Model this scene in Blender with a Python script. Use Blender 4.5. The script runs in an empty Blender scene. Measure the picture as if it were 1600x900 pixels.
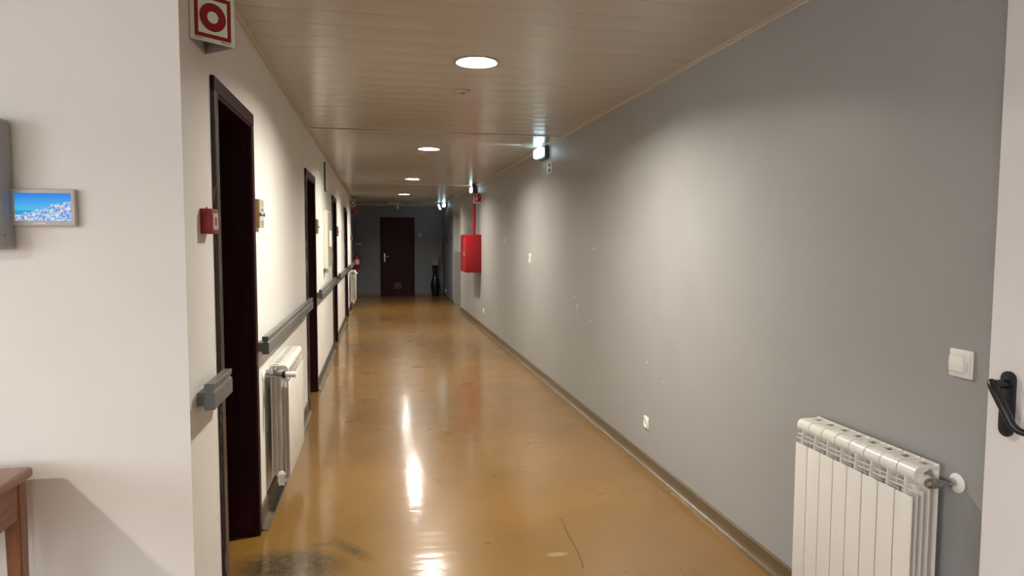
import bpy, bmesh, math, random
from mathutils import Vector, Matrix
random.seed(7)
SC = bpy.context.scene
COL = SC.collection
PI = math.pi

# ------------------------------------------------------------------ camera
F_PX, YAW, PITCH, ROLL, CAM_H = 1070.14, 0.192784, 0.067562, 0.003423, 1.5
cam_data = bpy.data.cameras.new('camera')
cam_data.sensor_width = 36.0
cam_data.lens = F_PX / 1600 * 36.0
cam_data.clip_start = 0.05
cam = bpy.data.objects.new('camera', cam_data)
COL.objects.link(cam)
_F = Vector((math.sin(YAW)*math.cos(PITCH), math.cos(YAW)*math.cos(PITCH), -math.sin(PITCH)))
_R = Vector((math.cos(YAW), -math.sin(YAW), 0))
_U = _R.cross(_F)
_r = math.cos(ROLL)*_R + math.sin(ROLL)*_U
_u = -math.sin(ROLL)*_R + math.cos(ROLL)*_U
m3 = Matrix((_r, _u, -_F)).transposed()
cam.matrix_world = Matrix.Translation((0, 0, CAM_H)) @ m3.to_4x4()
SC.camera = cam

# ------------------------------------------------------------------ exposure / world
SC.view_settings.view_transform = 'Standard'
SC.view_settings.look = 'None'
SC.view_settings.gamma = 1.0
SC.view_settings.use_curve_mapping = False
SC.view_settings.exposure = 1.75
w = bpy.data.worlds.new('world'); SC.world = w; w.use_nodes = True
w.node_tree.nodes['Background'].inputs[0].default_value = (0.6, 0.7, 1.0, 1)
w.node_tree.nodes['Background'].inputs[1].default_value = 0.02

DOWNLIGHT = 340.0          # radiance of the diffusers of the corridor downlights
FOYER = 330.0
EMERGENCY = 1.6

def area(name, loc, rot, sx, sy, watts, col):
    ld = bpy.data.lights.new(name, 'AREA'); ld.shape = 'RECTANGLE'; ld.size = sx; ld.size_y = sy; ld.energy = watts; ld.color = col
    lo = bpy.data.objects.new(name, ld); COL.objects.link(lo); lo.location = loc; lo.rotation_euler = rot; return lo
# added cool fill lights, unseen behind and left of the viewer
area('cool_fill_side', (-4.54, -1.0, 1.6), (0, -PI/2, 0), 1.3, 2.6, 27, (.84, .92, 1.0))
area('cool_fill_back', (-2.2, -3.04, 1.6), (-PI/2, 0, 0), 2.6, 1.3, 20, (.84, .92, 1.0))

# ------------------------------------------------------------------ dimensions
XL, XR, ZC, YF = -0.618, 1.760, 2.514, 19.1
YC = 2.40                 # foyer wall / corner of the left corridor wall
YDIM = 16.4  # from here the left wall carries the painted dim tone

# ------------------------------------------------------------------ materials
def nodes_of(m):
    return m.node_tree.nodes, m.node_tree.links
def mat(name, col, rough=0.5, metal=0.0, spec=0.5, coat=0.0, var=0.0, vscale=8.0, bump=0.0, bscale=60.0, emit=None, estr=0.0, vstretch=(1,1,1)):
    m = bpy.data.materials.new(name); m.use_nodes = True
    N, L = nodes_of(m)
    b = N['Principled BSDF']
    b.inputs['Base Color'].default_value = (*col, 1)
    b.inputs['Roughness'].default_value = rough
    b.inputs['Metallic'].default_value = metal
    b.inputs['Specular IOR Level'].default_value = spec
    b.inputs['Coat Weight'].default_value = coat
    b.inputs['Coat Roughness'].default_value = 0.1
    if emit:
        b.inputs['Emission Color'].default_value = (*emit, 1)
        b.inputs['Emission Strength'].default_value = estr
    if var > 0 or bump > 0:
        tc = N.new('ShaderNodeTexCoord'); mp = N.new('ShaderNodeMapping')
        mp.inputs['Scale'].default_value = vstretch
        L.new(tc.outputs['Object'], mp.inputs['Vector'])
    if var > 0:
        n = N.new('ShaderNodeTexNoise'); n.inputs['Scale'].default_value = vscale; n.inputs['Detail'].default_value = 5
        L.new(mp.outputs[0], n.inputs['Vector'])
        r = N.new('ShaderNodeMapRange'); r.inputs['From Min'].default_value = .3; r.inputs['From Max'].default_value = .7
        r.inputs['To Min'].default_value = 1-var; r.inputs['To Max'].default_value = 1+var
        L.new(n.outputs['Fac'], r.inputs['Value'])
        v = N.new('ShaderNodeVectorMath'); v.operation = 'SCALE'; v.inputs[0].default_value = col
        L.new(r.outputs[0], v.inputs['Scale']); L.new(v.outputs[0], b.inputs['Base Color'])
    if bump > 0:
        n2 = N.new('ShaderNodeTexNoise'); n2.inputs['Scale'].default_value = bscale; n2.inputs['Detail'].default_value = 3
        L.new(mp.outputs[0], n2.inputs['Vector'])
        bp = N.new('ShaderNodeBump'); bp.inputs['Strength'].default_value = bump; bp.inputs['Distance'].default_value = 0.005
        L.new(n2.outputs['Fac'], bp.inputs['Height']); L.new(bp.outputs[0], b.inputs['Normal'])
    return m

def floor_material():
    m = bpy.data.materials.new('ochre_vinyl'); m.use_nodes = True
    N, L = nodes_of(m); b = N['Principled BSDF']
    tc = N.new('ShaderNodeTexCoord')
    def noise(scale, detail=4, mapscale=(1,1,1), rough=.5, off=(0,0,0)):
        mp = N.new('ShaderNodeMapping'); mp.inputs['Scale'].default_value = mapscale; mp.inputs['Location'].default_value = off
        L.new(tc.outputs['Object'], mp.inputs['Vector'])
        n = N.new('ShaderNodeTexNoise'); n.inputs['Scale'].default_value = scale; n.inputs['Detail'].default_value = detail
        n.inputs['Roughness'].default_value = rough
        L.new(mp.outputs[0], n.inputs['Vector']); return n.outputs['Fac']
    def mr(v, a, c, d, e):
        r = N.new('ShaderNodeMapRange'); r.inputs[1].default_value = a; r.inputs[2].default_value = c
        r.inputs[3].default_value = d; r.inputs[4].default_value = e; L.new(v, r.inputs[0]); return r.outputs[0]
    def mth(op, a, c):
        n = N.new('ShaderNodeMath'); n.operation = op
        for i, x in enumerate((a, c)):
            if isinstance(x, (int, float)): n.inputs[i].default_value = x
            else: L.new(x, n.inputs[i])
        return n.outputs[0]
    def mix(f, a, c):
        n = N.new('ShaderNodeMix'); n.data_type = 'RGBA'
        L.new(f, n.inputs[0])
        for i, x in ((6, a), (7, c)):
            if isinstance(x, tuple): n.inputs[i].default_value = (*x, 1)
            else: L.new(x, n.inputs[i])
        return n.outputs[2]
    blotch = mr(noise(1.3, 5), .35, .68, 0, 1)
    c0 = mix(blotch, (0.212, 0.109, 0.025), (0.170, 0.088, 0.022))
    speck = mr(noise(210, 3), .60, .72, 0, .12)
    c1 = mix(speck, c0, (0.11, 0.055, 0.018))
    # worn, greenish grey stain in the doorway and a streak beside it
    sep = N.new('ShaderNodeSeparateXYZ'); L.new(tc.outputs['Object'], sep.inputs[0])
    X, Y = sep.outputs[0], sep.outputs[1]
    def blob(cx, cy, rx, ry, ang, amp, edge=.55):
        dx = mth('SUBTRACT', X, cx); dy = mth('SUBTRACT', Y, cy)
        ca, sa = math.cos(ang), math.sin(ang)
        u = mth('DIVIDE', mth('ADD', mth('MULTIPLY', dx, ca), mth('MULTIPLY', dy, sa)), rx)
        v = mth('DIVIDE', mth('SUBTRACT', mth('MULTIPLY', dy, ca), mth('MULTIPLY', dx, sa)), ry)
        d = mth('SQRT', mth('ADD', mth('MULTIPLY', u, u), mth('MULTIPLY', v, v)), 0)
        return mth('MULTIPLY', mr(d, edge, 1.15, 1, 0), amp)
    fray = mr(noise(28, 6, rough=.8), .36, .56, .12, 1)
    s = mth('MAXIMUM', blob(-.42, 3.22, .27, .17, -.15, .95), blob(-.14, 3.33, .20, .05, -.95, .8, .2))
    s = mth('MAXIMUM', s, blob(-.62, 2.95, .2, .2, 0, .8))
    s = mth('MAXIMUM', s, blob(-.27, 3.42, .10, .035, .1, .6, .2))
    s = mth('MULTIPLY', s, fray)
    c2 = mix(s, c1, (0.024, 0.028, 0.021))
    pale_spot = blob(.83, 3.10, .055, .022, 0, .7, .6)  # small paler patch mixed into the floor colour
    c3 = mix(pale_spot, c2, (0.32, 0.27, 0.11))
    L.new(c3, b.inputs['Base Color'])
    L.new(mr(noise(3.0, 6), .3, .7, .26, .36), b.inputs['Roughness'])
    b.inputs['Specular IOR Level'].default_value = .16
    b.inputs['Coat Weight'].default_value = .62
    L.new(mr(noise(4.0, 6, off=(5, 2, 0)), .3, .7, .08, .14), b.inputs['Coat Roughness'])
    # waves of the sheet: long across the corridor, short along it, plus a fine grain
    h1 = mth('MULTIPLY', noise(2.2, 3, (1, 2.2, 1)), .24)
    h2 = mth('MULTIPLY', noise(12.0, 3, (.40, 2.0, 1), off=(3, 1, 0)), .15)
    h3 = mth('MULTIPLY', noise(70, 2, (1, 1.3, 1)), .028)
    h = mth('ADD', mth('ADD', h1, h2), h3)
    bp = N.new('ShaderNodeBump'); bp.inputs['Strength'].default_value = 1.0; bp.inputs['Distance'].default_value = 0.0075
    L.new(h, bp.inputs['Height']); L.new(bp.outputs[0], b.inputs['Normal']); L.new(bp.outputs[0], b.inputs['Coat Normal'])
    return m

def ceiling_material():
    m = bpy.data.materials.new('cream_plank'); m.use_nodes = True
    N, L = nodes_of(m); b = N['Principled BSDF']
    b.inputs['Base Color'].default_value = (0.52, 0.482, 0.436, 1)
    b.inputs['Roughness'].default_value = .24
    b.inputs['Specular IOR Level'].default_value = .6
    tc = N.new('ShaderNodeTexCoord'); sep = N.new('ShaderNodeSeparateXYZ'); L.new(tc.outputs['Object'], sep.inputs[0])
    def mth(op, a, c=0.0):
        n = N.new('ShaderNodeMath'); n.operation = op
        for i, x in enumerate((a, c)):
            if isinstance(x, (int, float)): n.inputs[i].default_value = x
            else: L.new(x, n.inputs[i])
        return n.outputs[0]
    t = mth('FRACT', mth('DIVIDE', sep.outputs[1], .2))
    k = mth('SUBTRACT', mth('MULTIPLY', t, 2), 1)                 # -1..1 over a plank
    a = mth('ABSOLUTE', k)
    convex = mth('MULTIPLY', mth('MULTIPLY', k, k), .0013)
    groove = mth('MULTIPLY', mth('MAXIMUM', mth('SUBTRACT', a, .955), 0), .07)
    n = N.new('ShaderNodeTexNoise'); n.inputs['Scale'].default_value = 1.6
    mp = N.new('ShaderNodeMapping'); mp.inputs['Scale'].default_value = (1, 3, 1)
    L.new(tc.outputs['Object'], mp.inputs[0]); L.new(mp.outputs[0], n.inputs['Vector'])
    h = mth('ADD', mth('ADD', convex, groove), mth('MULTIPLY', n.outputs['Fac'], .0017))
    bp = N.new('ShaderNodeBump'); bp.inputs['Strength'].default_value = 1; bp.inputs['Distance'].default_value = 1
    bp.invert = False
    L.new(h, bp.inputs['Height']); L.new(bp.outputs[0], b.inputs['Normal'])
    return m

def worn_wood():
    m = mat('worn_dark_wood', (0.022, 0.010, 0.012), .35)
    N, L = nodes_of(m); b = N['Principled BSDF']
    tc = N.new('ShaderNodeTexCoord'); mp = N.new('ShaderNodeMapping'); mp.inputs['Scale'].default_value = (60, 60, 7)
    L.new(tc.outputs['Object'], mp.inputs[0])
    n = N.new('ShaderNodeTexNoise'); n.inputs['Scale'].default_value = 1; n.inputs['Detail'].default_value = 6; n.inputs['Roughness'].default_value = .7
    L.new(mp.outputs[0], n.inputs['Vector'])
    r = N.new('ShaderNodeMapRange'); r.inputs[1].default_value = .56; r.inputs[2].default_value = .62
    L.new(n.outputs['Fac'], r.inputs[0])
    mx = N.new('ShaderNodeMix'); mx.data_type = 'RGBA'; L.new(r.outputs[0], mx.inputs[0])
    mx.inputs[6].default_value = (0.022, 0.010, 0.012, 1); mx.inputs[7].default_value = (0.20, 0.17, 0.15, 1)
    L.new(mx.outputs[2], b.inputs['Base Color'])
    return m

def screen_material():
    m = bpy.data.materials.new('lit_screen'); m.use_nodes = True
    N, L = nodes_of(m); b = N['Principled BSDF']
    b.inputs['Base Color'].default_value = (0.01, 0.01, 0.01, 1); b.inputs['Roughness'].default_value = .15; b.inputs['Specular IOR Level'].default_value = .1
    tc = N.new('ShaderNodeTexCoord'); sep = N.new('ShaderNodeSeparateXYZ'); L.new(tc.outputs['Object'], sep.inputs[0])
    U, V = sep.outputs[0], sep.outputs[2]
    def mth(op, a, c=0.0):
        n = N.new('ShaderNodeMath'); n.operation = op
        for i, x in enumerate((a, c)):
            if isinstance(x, (int, float)): n.inputs[i].default_value = x
            else: L.new(x, n.inputs[i])
        return n.outputs[0]
    def mr(v, a, c, d=0.0, e=1.0):
        r = N.new('ShaderNodeMapRange'); r.inputs[1].default_value = a; r.inputs[2].default_value = c
        r.inputs[3].default_value = d; r.inputs[4].default_value = e; L.new(v, r.inputs[0]); return r.outputs[0]
    def mix(f, a, c):
        n = N.new('ShaderNodeMix'); n.data_type = 'RGBA'; L.new(f, n.inputs[0])
        for i, x in ((6, a), (7, c)):
            if isinstance(x, tuple): n.inputs[i].default_value = (*x, 1)
            else: L.new(x, n.inputs[i])
        return n.outputs[2]
    sky = mix(mr(V, -.02, .042), (0.10, .62, .92), (0.010, .22, .80))
    sea = mix(mr(V, -.040, -.008), (0.02, .12, .45), (0.03, .42, .78))
    base = mix(mr(V, -.0085, -.0075), sea, sky)
    vo = N.new('ShaderNodeTexVoronoi'); vo.inputs['Scale'].default_value = 210; L.new(tc.outputs['Object'], vo.inputs['Vector'])
    cr = N.new('ShaderNodeValToRGB'); cr.color_ramp.interpolation = 'CONSTANT'
    els = cr.color_ramp.elements
    els[0].position = 0; els[0].color = (.42, .62, .95, 1); els[1].position = .35; els[1].color = (.12, .30, .75, 1)
    for p_, c_ in ((.5, (.75, .85, .98, 1)), (.62, (.10, .32, .75, 1)), (.77, (.60, .25, .28, 1)), (.80, (.25, .45, .8, 1)), (.92, (.8, .8, .45, 1))):
        e = els.new(p_); e.color = c_
    s2 = N.new('ShaderNodeSeparateColor'); L.new(vo.outputs['Color'], s2.inputs[0]); L.new(s2.outputs[0], cr.inputs[0])
    n = N.new('ShaderNodeTexNoise'); n.inputs['Scale'].default_value = 45; n.inputs['Detail'].default_value = 3; L.new(tc.outputs['Object'], n.inputs['Vector'])
    ridge = mth('ADD', mth('MULTIPLY', U, .28), mth('ADD', mth('MULTIPLY', n.outputs['Fac'], .035), -.020))
    town = mr(mth('SUBTRACT', ridge, V), 0, .0012)
    c = mix(town, base, cr.outputs[0])
    L.new(c, b.inputs['Emission Color']); b.inputs['Emission Strength'].default_value = .27
    return m

M = {}
M['white_wall'] = mat('white_wall_paint', (0.76, 0.735, 0.70), .55, var=.02, vscale=3, bump=.05, bscale=90)
M['grey_wall'] = mat('grey_wall_paint', (0.315, 0.312, 0.304), .42, var=.03, vscale=2.5, bump=.06, bscale=70)
M['cool_dim_wall'] = mat('grey_paint_cool_dim_light', (0.155, 0.172, 0.205), .45, var=.03, vscale=2.5)  # grey paint with the cool dim end-of-corridor light mixed into its colour
M['chip'] = mat('bare_plaster', (0.75, 0.74, 0.68), .8)
M['floor'] = floor_material()
M['scratch'] = mat('dark_scratch', (0.03, 0.02, 0.012), .6)
M['faint_scratch'] = mat('faint_scratch', (0.21, 0.115, 0.04), .5)
M['ceiling'] = ceiling_material()
M['ceil_trim'] = mat('cream_trim', (0.46, 0.41, 0.34), .35)
M['base_r'] = mat('brown_cove_base', (0.115, 0.080, 0.045), .28, var=.12, vscale=4, bump=.2, bscale=25)
M['base_l'] = mat('taupe_skirting', (0.095, 0.078, 0.052), .5, var=.08, vscale=4)
M['base_f'] = mat('oak_skirting', (0.17, 0.11, 0.055), .4)
M['dwood'] = mat('dark_plum_wood', (0.024, 0.003, 0.007), .42, spec=.16, var=.25, vscale=6, vstretch=(9, 9, .5))
M['jambwood'] = mat('dark_jamb_wood', (0.026, 0.003, 0.007), .5, spec=.16, var=.3, vscale=6, vstretch=(9, 9, .5))
M['worn'] = worn_wood()
M['rail'] = mat('grey_rail', (0.135, 0.132, 0.122), .36, bump=.12, bscale=300)
M['railend'] = mat('grey_rail_cap', (0.125, 0.132, 0.135), .45)
M['rad'] = mat('radiator_enamel', (0.74, 0.71, 0.66), .28)
M['plastic'] = mat('white_plastic', (0.80, 0.78, 0.73), .3)
M['plastic_g'] = mat('grey_white_plastic', (0.62, 0.61, 0.59), .35)
M['chrome'] = mat('chrome', (0.45, 0.44, 0.43), .22, 1.0)
M['brass'] = mat('brass', (0.65, 0.45, 0.28), .3, 1.0)
M['blackp'] = mat('black_plastic', (0.012, 0.012, 0.014), .4)
M['blackm'] = mat('black_handle_paint', (0.010, 0.011, 0.016), .33)
M['red'] = mat('red_enamel', (0.27, 0.004, 0.009), .36, spec=.35)
M['redp'] = mat('red_plastic', (0.27, 0.004, 0.014), .4)
M['darkred'] = mat('dark_red_print', (0.23, 0.002, 0.012), .45)
M['lumi'] = mat('luminescent_sheet', (0.66, 0.70, 0.56), .4)
M['lumi_back'] = mat('sheet_back', (0.40, 0.39, 0.36), .6)
M['ink'] = mat('ink', (0.06, 0.03, 0.03), .6)
M['green'] = mat('green_print', (0.03, 0.16, 0.07), .5)
M['pinkish'] = mat('pale_print', (0.62, 0.42, 0.38), .5)
M['wood'] = mat('table_wood', (0.27, 0.098, 0.036), .36, var=.28, vscale=5, vstretch=(12, 1.2, 12), coat=.3)
M['woodv'] = mat('table_leg_wood', (0.25, 0.09, 0.032), .36, var=.28, vscale=5, vstretch=(12, 12, 1.2), coat=.3)
M['cab'] = mat('grey_cabinet', (0.33, 0.335, 0.35), .25, var=.02)
M['frame'] = mat('display_frame', (0.52, 0.50, 0.46), .35)
M['screen'] = screen_material()
M['leaf'] = mat('white_leaf', (0.78, 0.765, 0.775), .35, bump=.05, bscale=40, var=.015, vscale=5)
M['trimring'] = mat('downlight_ring', (0.25, 0.25, 0.25), .4)
M['reflector'] = mat('reflector', (0.10, 0.10, 0.10), .5)
M['diff'] = mat('downlight_diffuser', (0.8, 0.8, 0.8), .5, emit=(1.0, 0.95, 0.83), estr=DOWNLIGHT)
M['diff_f'] = mat('foyer_diffuser', (0.8, 0.8, 0.8), .5, emit=(1.0, 0.93, 0.86), estr=FOYER)
M['emerg'] = mat('emergency_diffuser', (0.8, 0.8, 0.8), .4, emit=(0.62, 0.90, 1.0), estr=EMERGENCY)
M['dgrey'] = mat('dark_grey_plastic', (0.07, 0.07, 0.075), .5)
M['vase'] = mat('black_glaze', (0.007, 0.008, 0.012), .22, spec=.35)
M['twig'] = mat('twig_bark', (0.36, 0.31, 0.28), .8)
M['tile'] = mat('glazed_cream', (0.72, 0.68, 0.52), .25)
M['tileedge'] = mat('tan_edge', (0.28, 0.17, 0.07), .6)
M['ochre'] = mat('ochre_paint', (0.50, 0.32, 0.08), .35)
M['navy'] = mat('navy_paint', (0.04, 0.05, 0.12), .35)
M['leafgreen'] = mat('leaf_green_paint', (0.22, 0.30, 0.08), .35)
M['beigepanel'] = mat('beige_recess_panel', (0.42, 0.40, 0.34), .5)
M['greypanel'] = mat('grey_kick_panel', (0.19, 0.19, 0.18), .5)
M['cream'] = mat('cream_enamel', (0.74, 0.73, 0.60), .4)
M['greyside'] = mat('grey_enamel', (0.33, 0.335, 0.31), .4)
M['steel'] = mat('brushed_steel', (0.55, 0.55, 0.55), .35, 1.0)

# ------------------------------------------------------------------ mesh helpers
class MB:
    def __init__(s): s.bm = bmesh.new()
    def box(s, x0, x1, y0, y1, z0, z1, bev=0.0, seg=2, mi=0):
        b = bmesh.new()
        vs = [b.verts.new((x, y, z)) for x in (x0, x1) for y in (y0, y1) for z in (z0, z1)]
        for f in ((0,1,3,2),(4,6,7,5),(0,4,5,1),(2,3,7,6),(0,2,6,4),(1,5,7,3)): b.faces.new([vs[i] for i in f])
        bmesh.ops.recalc_face_normals(b, faces=b.faces)
        if bev > 0: bmesh.ops.bevel(b, geom=b.edges[:], offset=bev, segments=seg, affect='EDGES', profile=.5)
        s._join(b, mi); return s
    def _join(s, b, mi=0, mtx=None):
        if mtx is not None: b.transform(mtx)
        for f in b.faces: f.material_index = mi
        me = bpy.data.meshes.new('t'); b.to_mesh(me); b.free()
        s.bm.from_mesh(me); bpy.data.meshes.remove(me)
    def cyl(s, p0, p1, r0, r1=None, n=24, mi=0, caps=True):
        if r1 is None: r1 = r0
        p0, p1 = Vector(p0), Vector(p1); d = p1-p0
        b = bmesh.new()
        bmesh.ops.create_cone(b, cap_ends=caps, cap_tris=False, segments=n, radius1=r0, radius2=r1, depth=d.length)
        q = Vector((0,0,1)).rotation_difference(d.normalized()).to_matrix().to_4x4()
        s._join(b, mi, Matrix.Translation((p0+p1)/2) @ q); return s
    def lathe(s, c, prof, axis='z', n=32, mi=0, cap=True):
        b = bmesh.new(); rings = []
        for r, h in prof:
            rings.append([b.verts.new((r*math.cos(2*PI*i/n), r*math.sin(2*PI*i/n), h)) for i in range(n)])
        for a, c2 in zip(rings, rings[1:]):
            for i in range(n): b.faces.new((a[i], a[(i+1)%n], c2[(i+1)%n], c2[i]))
        if cap and prof[0][0] > 1e-5: b.faces.new(rings[0][::-1])
        if cap and prof[-1][0] > 1e-5: b.faces.new(rings[-1])
        bmesh.ops.remove_doubles(b, verts=b.verts, dist=1e-6)
        bmesh.ops.recalc_face_normals(b, faces=b.faces)
        rot = {'z': Matrix.Identity(4), 'x': Matrix.Rotation(PI/2, 4, 'Y'), '-x': Matrix.Rotation(-PI/2, 4, 'Y'), '-y': Matrix.Rotation(PI/2, 4, 'X'), '-z': Matrix.Rotation(PI, 4, 'X')}[axis]
        s._join(b, mi, Matrix.Translation(c) @ rot); return s
    def tube(s, pts, radii, n=12, mi=0):
        b = bmesh.new(); pts = [Vector(p) for p in pts]; rings = []
        if isinstance(radii, (int, float)): radii = [radii]*len(pts)
        up = Vector((0, 0, 1)); prev = None
        for i, p in enumerate(pts):
            t = (pts[min(i+1, len(pts)-1)] - pts[max(i-1, 0)]).normalized()
            if prev is None:
                ref = up if abs(t.dot(up)) < .9 else Vector((1, 0, 0))
                a = t.cross(ref).normalized()
            else: a = (prev - t*prev.dot(t)).normalized()
            prev = a; c = t.cross(a)
            rings.append([b.verts.new(p + radii[i]*(a*math.cos(2*PI*k/n) + c*math.sin(2*PI*k/n))) for k in range(n)])
        for a, c in zip(rings, rings[1:]):
            for k in range(n): b.faces.new((a[k], a[(k+1)%n], c[(k+1)%n], c[k]))
        b.faces.new(rings[0][::-1]); b.faces.new(rings[-1])
        bmesh.ops.recalc_face_normals(b, faces=b.faces)
        s._join(b, mi); return s
    def extrude(s, poly, axis, a0, a1, mi=0, bev=0.0):
        """poly: 2D points; axis 'y': (x,z) swept in y; 'x': (y,z) in x; 'z': (x,y) in z"""
        b = bmesh.new()
        def P(q, a): return {'y': (q[0], a, q[1]), 'x': (a, q[0], q[1]), 'z': (q[0], q[1], a)}[axis]
        A = [b.verts.new(P(q, a0)) for q in poly]; B = [b.verts.new(P(q, a1)) for q in poly]
        b.faces.new(A); b.faces.new(B[::-1]); k = len(poly)
        for i in range(k): b.faces.new((A[i], B[i], B[(i+1)%k], A[(i+1)%k]))
        bmesh.ops.recalc_face_normals(b, faces=b.faces)
        if bev > 0: bmesh.ops.bevel(b, geom=b.edges[:], offset=bev, segments=2, affect='EDGES', profile=.5)
        s._join(b, mi); return s
    def poly(s, pts, mi=0):
        vs = [s.bm.verts.new(p) for p in pts]; f = s.bm.faces.new(vs); f.material_index = mi; return s
    def build(s, name, mats, parent=None, smooth=None, xf=None):
        me = bpy.data.meshes.new(name)
        if xf is not None: s.bm.transform(xf)
        s.bm.to_mesh(me); s.bm.free()
        for m_ in (mats if isinstance(mats, (list, tuple)) else [mats]): me.materials.append(m_)
        if smooth is not None:
            for p in me.polygons: p.use_smooth = True
            me.set_sharp_from_angle(angle=math.radians(smooth))
        o = bpy.data.objects.new(name, me); COL.objects.link(o)
        if parent is not None: o.parent = parent
        return o
def empty(name, loc=(0,0,0), label=None, cat=None, group=None, kind=None, rz=0.0):
    o = bpy.data.objects.new(name, None); o.location = loc; o.rotation_euler = (0, 0, rz); COL.objects.link(o)
    o.empty_display_size = .1
    return tag(o, label, cat, group, kind)
def tag(o, label=None, cat=None, group=None, kind=None):
    if label: o['label'] = label
    if cat: o['category'] = cat
    if group: o['group'] = group
    if kind: o['kind'] = kind
    return o
def struct(o, label=None, cat=None): return tag(o, label, cat, None, 'structure')
def copy_tree(o, parent=None):
    c = o.copy(); COL.objects.link(c)
    if parent is not None: c.parent = parent
    for ch in list(o.children): copy_tree(ch, c)
    return c

# ------------------------------------------------------------------ room shell
# floor with its scratches
f = MB(); f.box(-4.6, 2.0, -3.1, YF+.1, -.08, 0)
def strip(mb, pts, wd, z, mi):
    for (a, b_) in zip(pts, pts[1:]):
        a2, b2 = Vector((*a, 0)), Vector((*b_, 0)); n = (b2-a2).normalized().cross(Vector((0,0,1)))*wd/2
        mb.poly([(a2.x+n.x, a2.y+n.y, z), (a2.x-n.x, a2.y-n.y, z), (b2.x-n.x, b2.y-n.y, z), (b2.x+n.x, b2.y+n.y, z)], mi)
strip(f, [(.962,3.52),(.955,3.44),(.943,3.30),(.940,3.22),(.937,3.11),(.926,3.02),(.917,2.95),(.90,2.94)], .005, .0006, 1)
strip(f, [(1.63,3.46),(1.585,3.39),(1.503,3.324),(1.41,3.27),(1.324,3.236),(1.22,3.23)], .004, .0006, 2)
strip(f, [(1.16,3.12),(1.185,3.02),(1.19,2.93),(1.19,2.84)], .003, .0006, 2)
strip(f, [(1.33,3.0),(1.36,2.93),(1.37,2.85),(1.36,2.78)], .003, .0006, 2)
strip(f, [(.95,5.2),(.97,4.9),(.96,4.6),(.94,4.35)], .004, .0006, 2)
strip(f, [(.33,4.25),(.36,4.22),(.39,4.215)], .006, .0006, 1)
strip(f, [(-.2,3.75),(-.08,3.9),(-.05,4.05)], .004, .0006, 2)
struct(f.build('floor', [M['floor'], M['scratch'], M['faint_scratch']]), 'glossy ochre vinyl floor running down the corridor', 'floor')

# ceiling with round holes for the downlights
CORR = [(.557, 3.92), (.557, 7.64), (.557, 11.36), (.557, 15.05)]
FOY = [(-2.55, .05), (.2, -2.1)]
RH = .112
def ring_patch(mb, cx, cy, hs, r, z, n=48):
    circ, sq = [], []
    for i in range(n):
        a = 2*PI*i/n + PI/4; c, s_ = math.cos(a), math.sin(a)
        circ.append((cx+r*c, cy+r*s_, z)); k = hs/max(abs(c), abs(s_)); sq.append((cx+k*c, cy+k*s_, z))
    for i in range(n):
        j = (i+1) % n; mb.poly([circ[j], circ[i], sq[i], sq[j]])
c = MB()
x0c, x1c = -4.6, 2.0
def rect(mb, a, b_, c_, d): mb.poly([(a, c_, ZC), (a, d, ZC), (b_, d, ZC), (b_, c_, ZC)])
ys = -3.1
for cx, cy in sorted(CORR+FOY, key=lambda q: q[1]):
    rect(c, x0c, x1c, ys, cy-.2); rect(c, x0c, cx-.2, cy-.2, cy+.2); rect(c, cx+.2, x1c, cy-.2, cy+.2)
    ring_patch(c, cx, cy, .2, RH, ZC); ys = cy+.2
rect(c, x0c, x1c, ys, YF+.1)
# top skin so that the ceiling is a closed slab
c.poly([(x0c, -3.1, ZC+.25), (x1c, -3.1, ZC+.25), (x1c, YF+.1, ZC+.25), (x0c, YF+.1, ZC+.25)])
bmesh.ops.remove_doubles(c.bm, verts=c.bm.verts, dist=1e-5)
struct(c.build('ceiling', M['ceiling']), 'cream plank ceiling over the corridor', 'ceiling')

def wall_x(name, xa, xb, ya, yb, openings, material, extra=None):
    """wall slab along y, openings = [(y0, y1, z0, z1)]"""
    w_ = MB(); y = ya
    for (a, b_, z0, z1) in openings:
        w_.box(xa, xb, y, a, 0, ZC)
        if z0 > 0: w_.box(xa, xb, a, b_, 0, z0)
        w_.box(xa, xb, a, b_, z1, ZC)
        y = b_
    w_.box(xa, xb, y, yb, 0, ZC)
    if extra: extra(w_)
    return struct(w_.build(name, material))

DOORS = [(2.80, 3.635), (6.16, 7.04), (9.66, 10.54), (13.1, 14.15)]
DT = 2.125                                    # top of the architraves
AW = .06
wall_x('wall_left', XL-.28, XL, YC, YDIM, [(a+AW-.02, b_-AW+.02, 0, DT-AW+.02) for a, b_ in DOORS], M['white_wall'])
wall_x('wall_left_end', XL-.28, XL, YDIM, YF, [], M['cool_dim_wall'])  # unlit end of the wall, its shade put into the colour
# foyer
wf = MB(); wf.box(-4.6, XL-.28, YC, YC+.12, 0, ZC); struct(wf.build('wall_foyer', M['white_wall']))
wf = MB(); wf.box(-4.72, -4.6, -3.1, YC+.12, 0, ZC); struct(wf.build('wall_foyer_side', M['white_wall']))
wf = MB(); wf.box(-4.72, XR+.4, -3.22, -3.1, 0, ZC); struct(wf.build('wall_back', M['white_wall']))
wf = MB(); wf.box(XL-.28, 2.3, YF, YF+.12, 0, ZC); struct(wf.build('wall_far', M['cool_dim_wall']))

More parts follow.
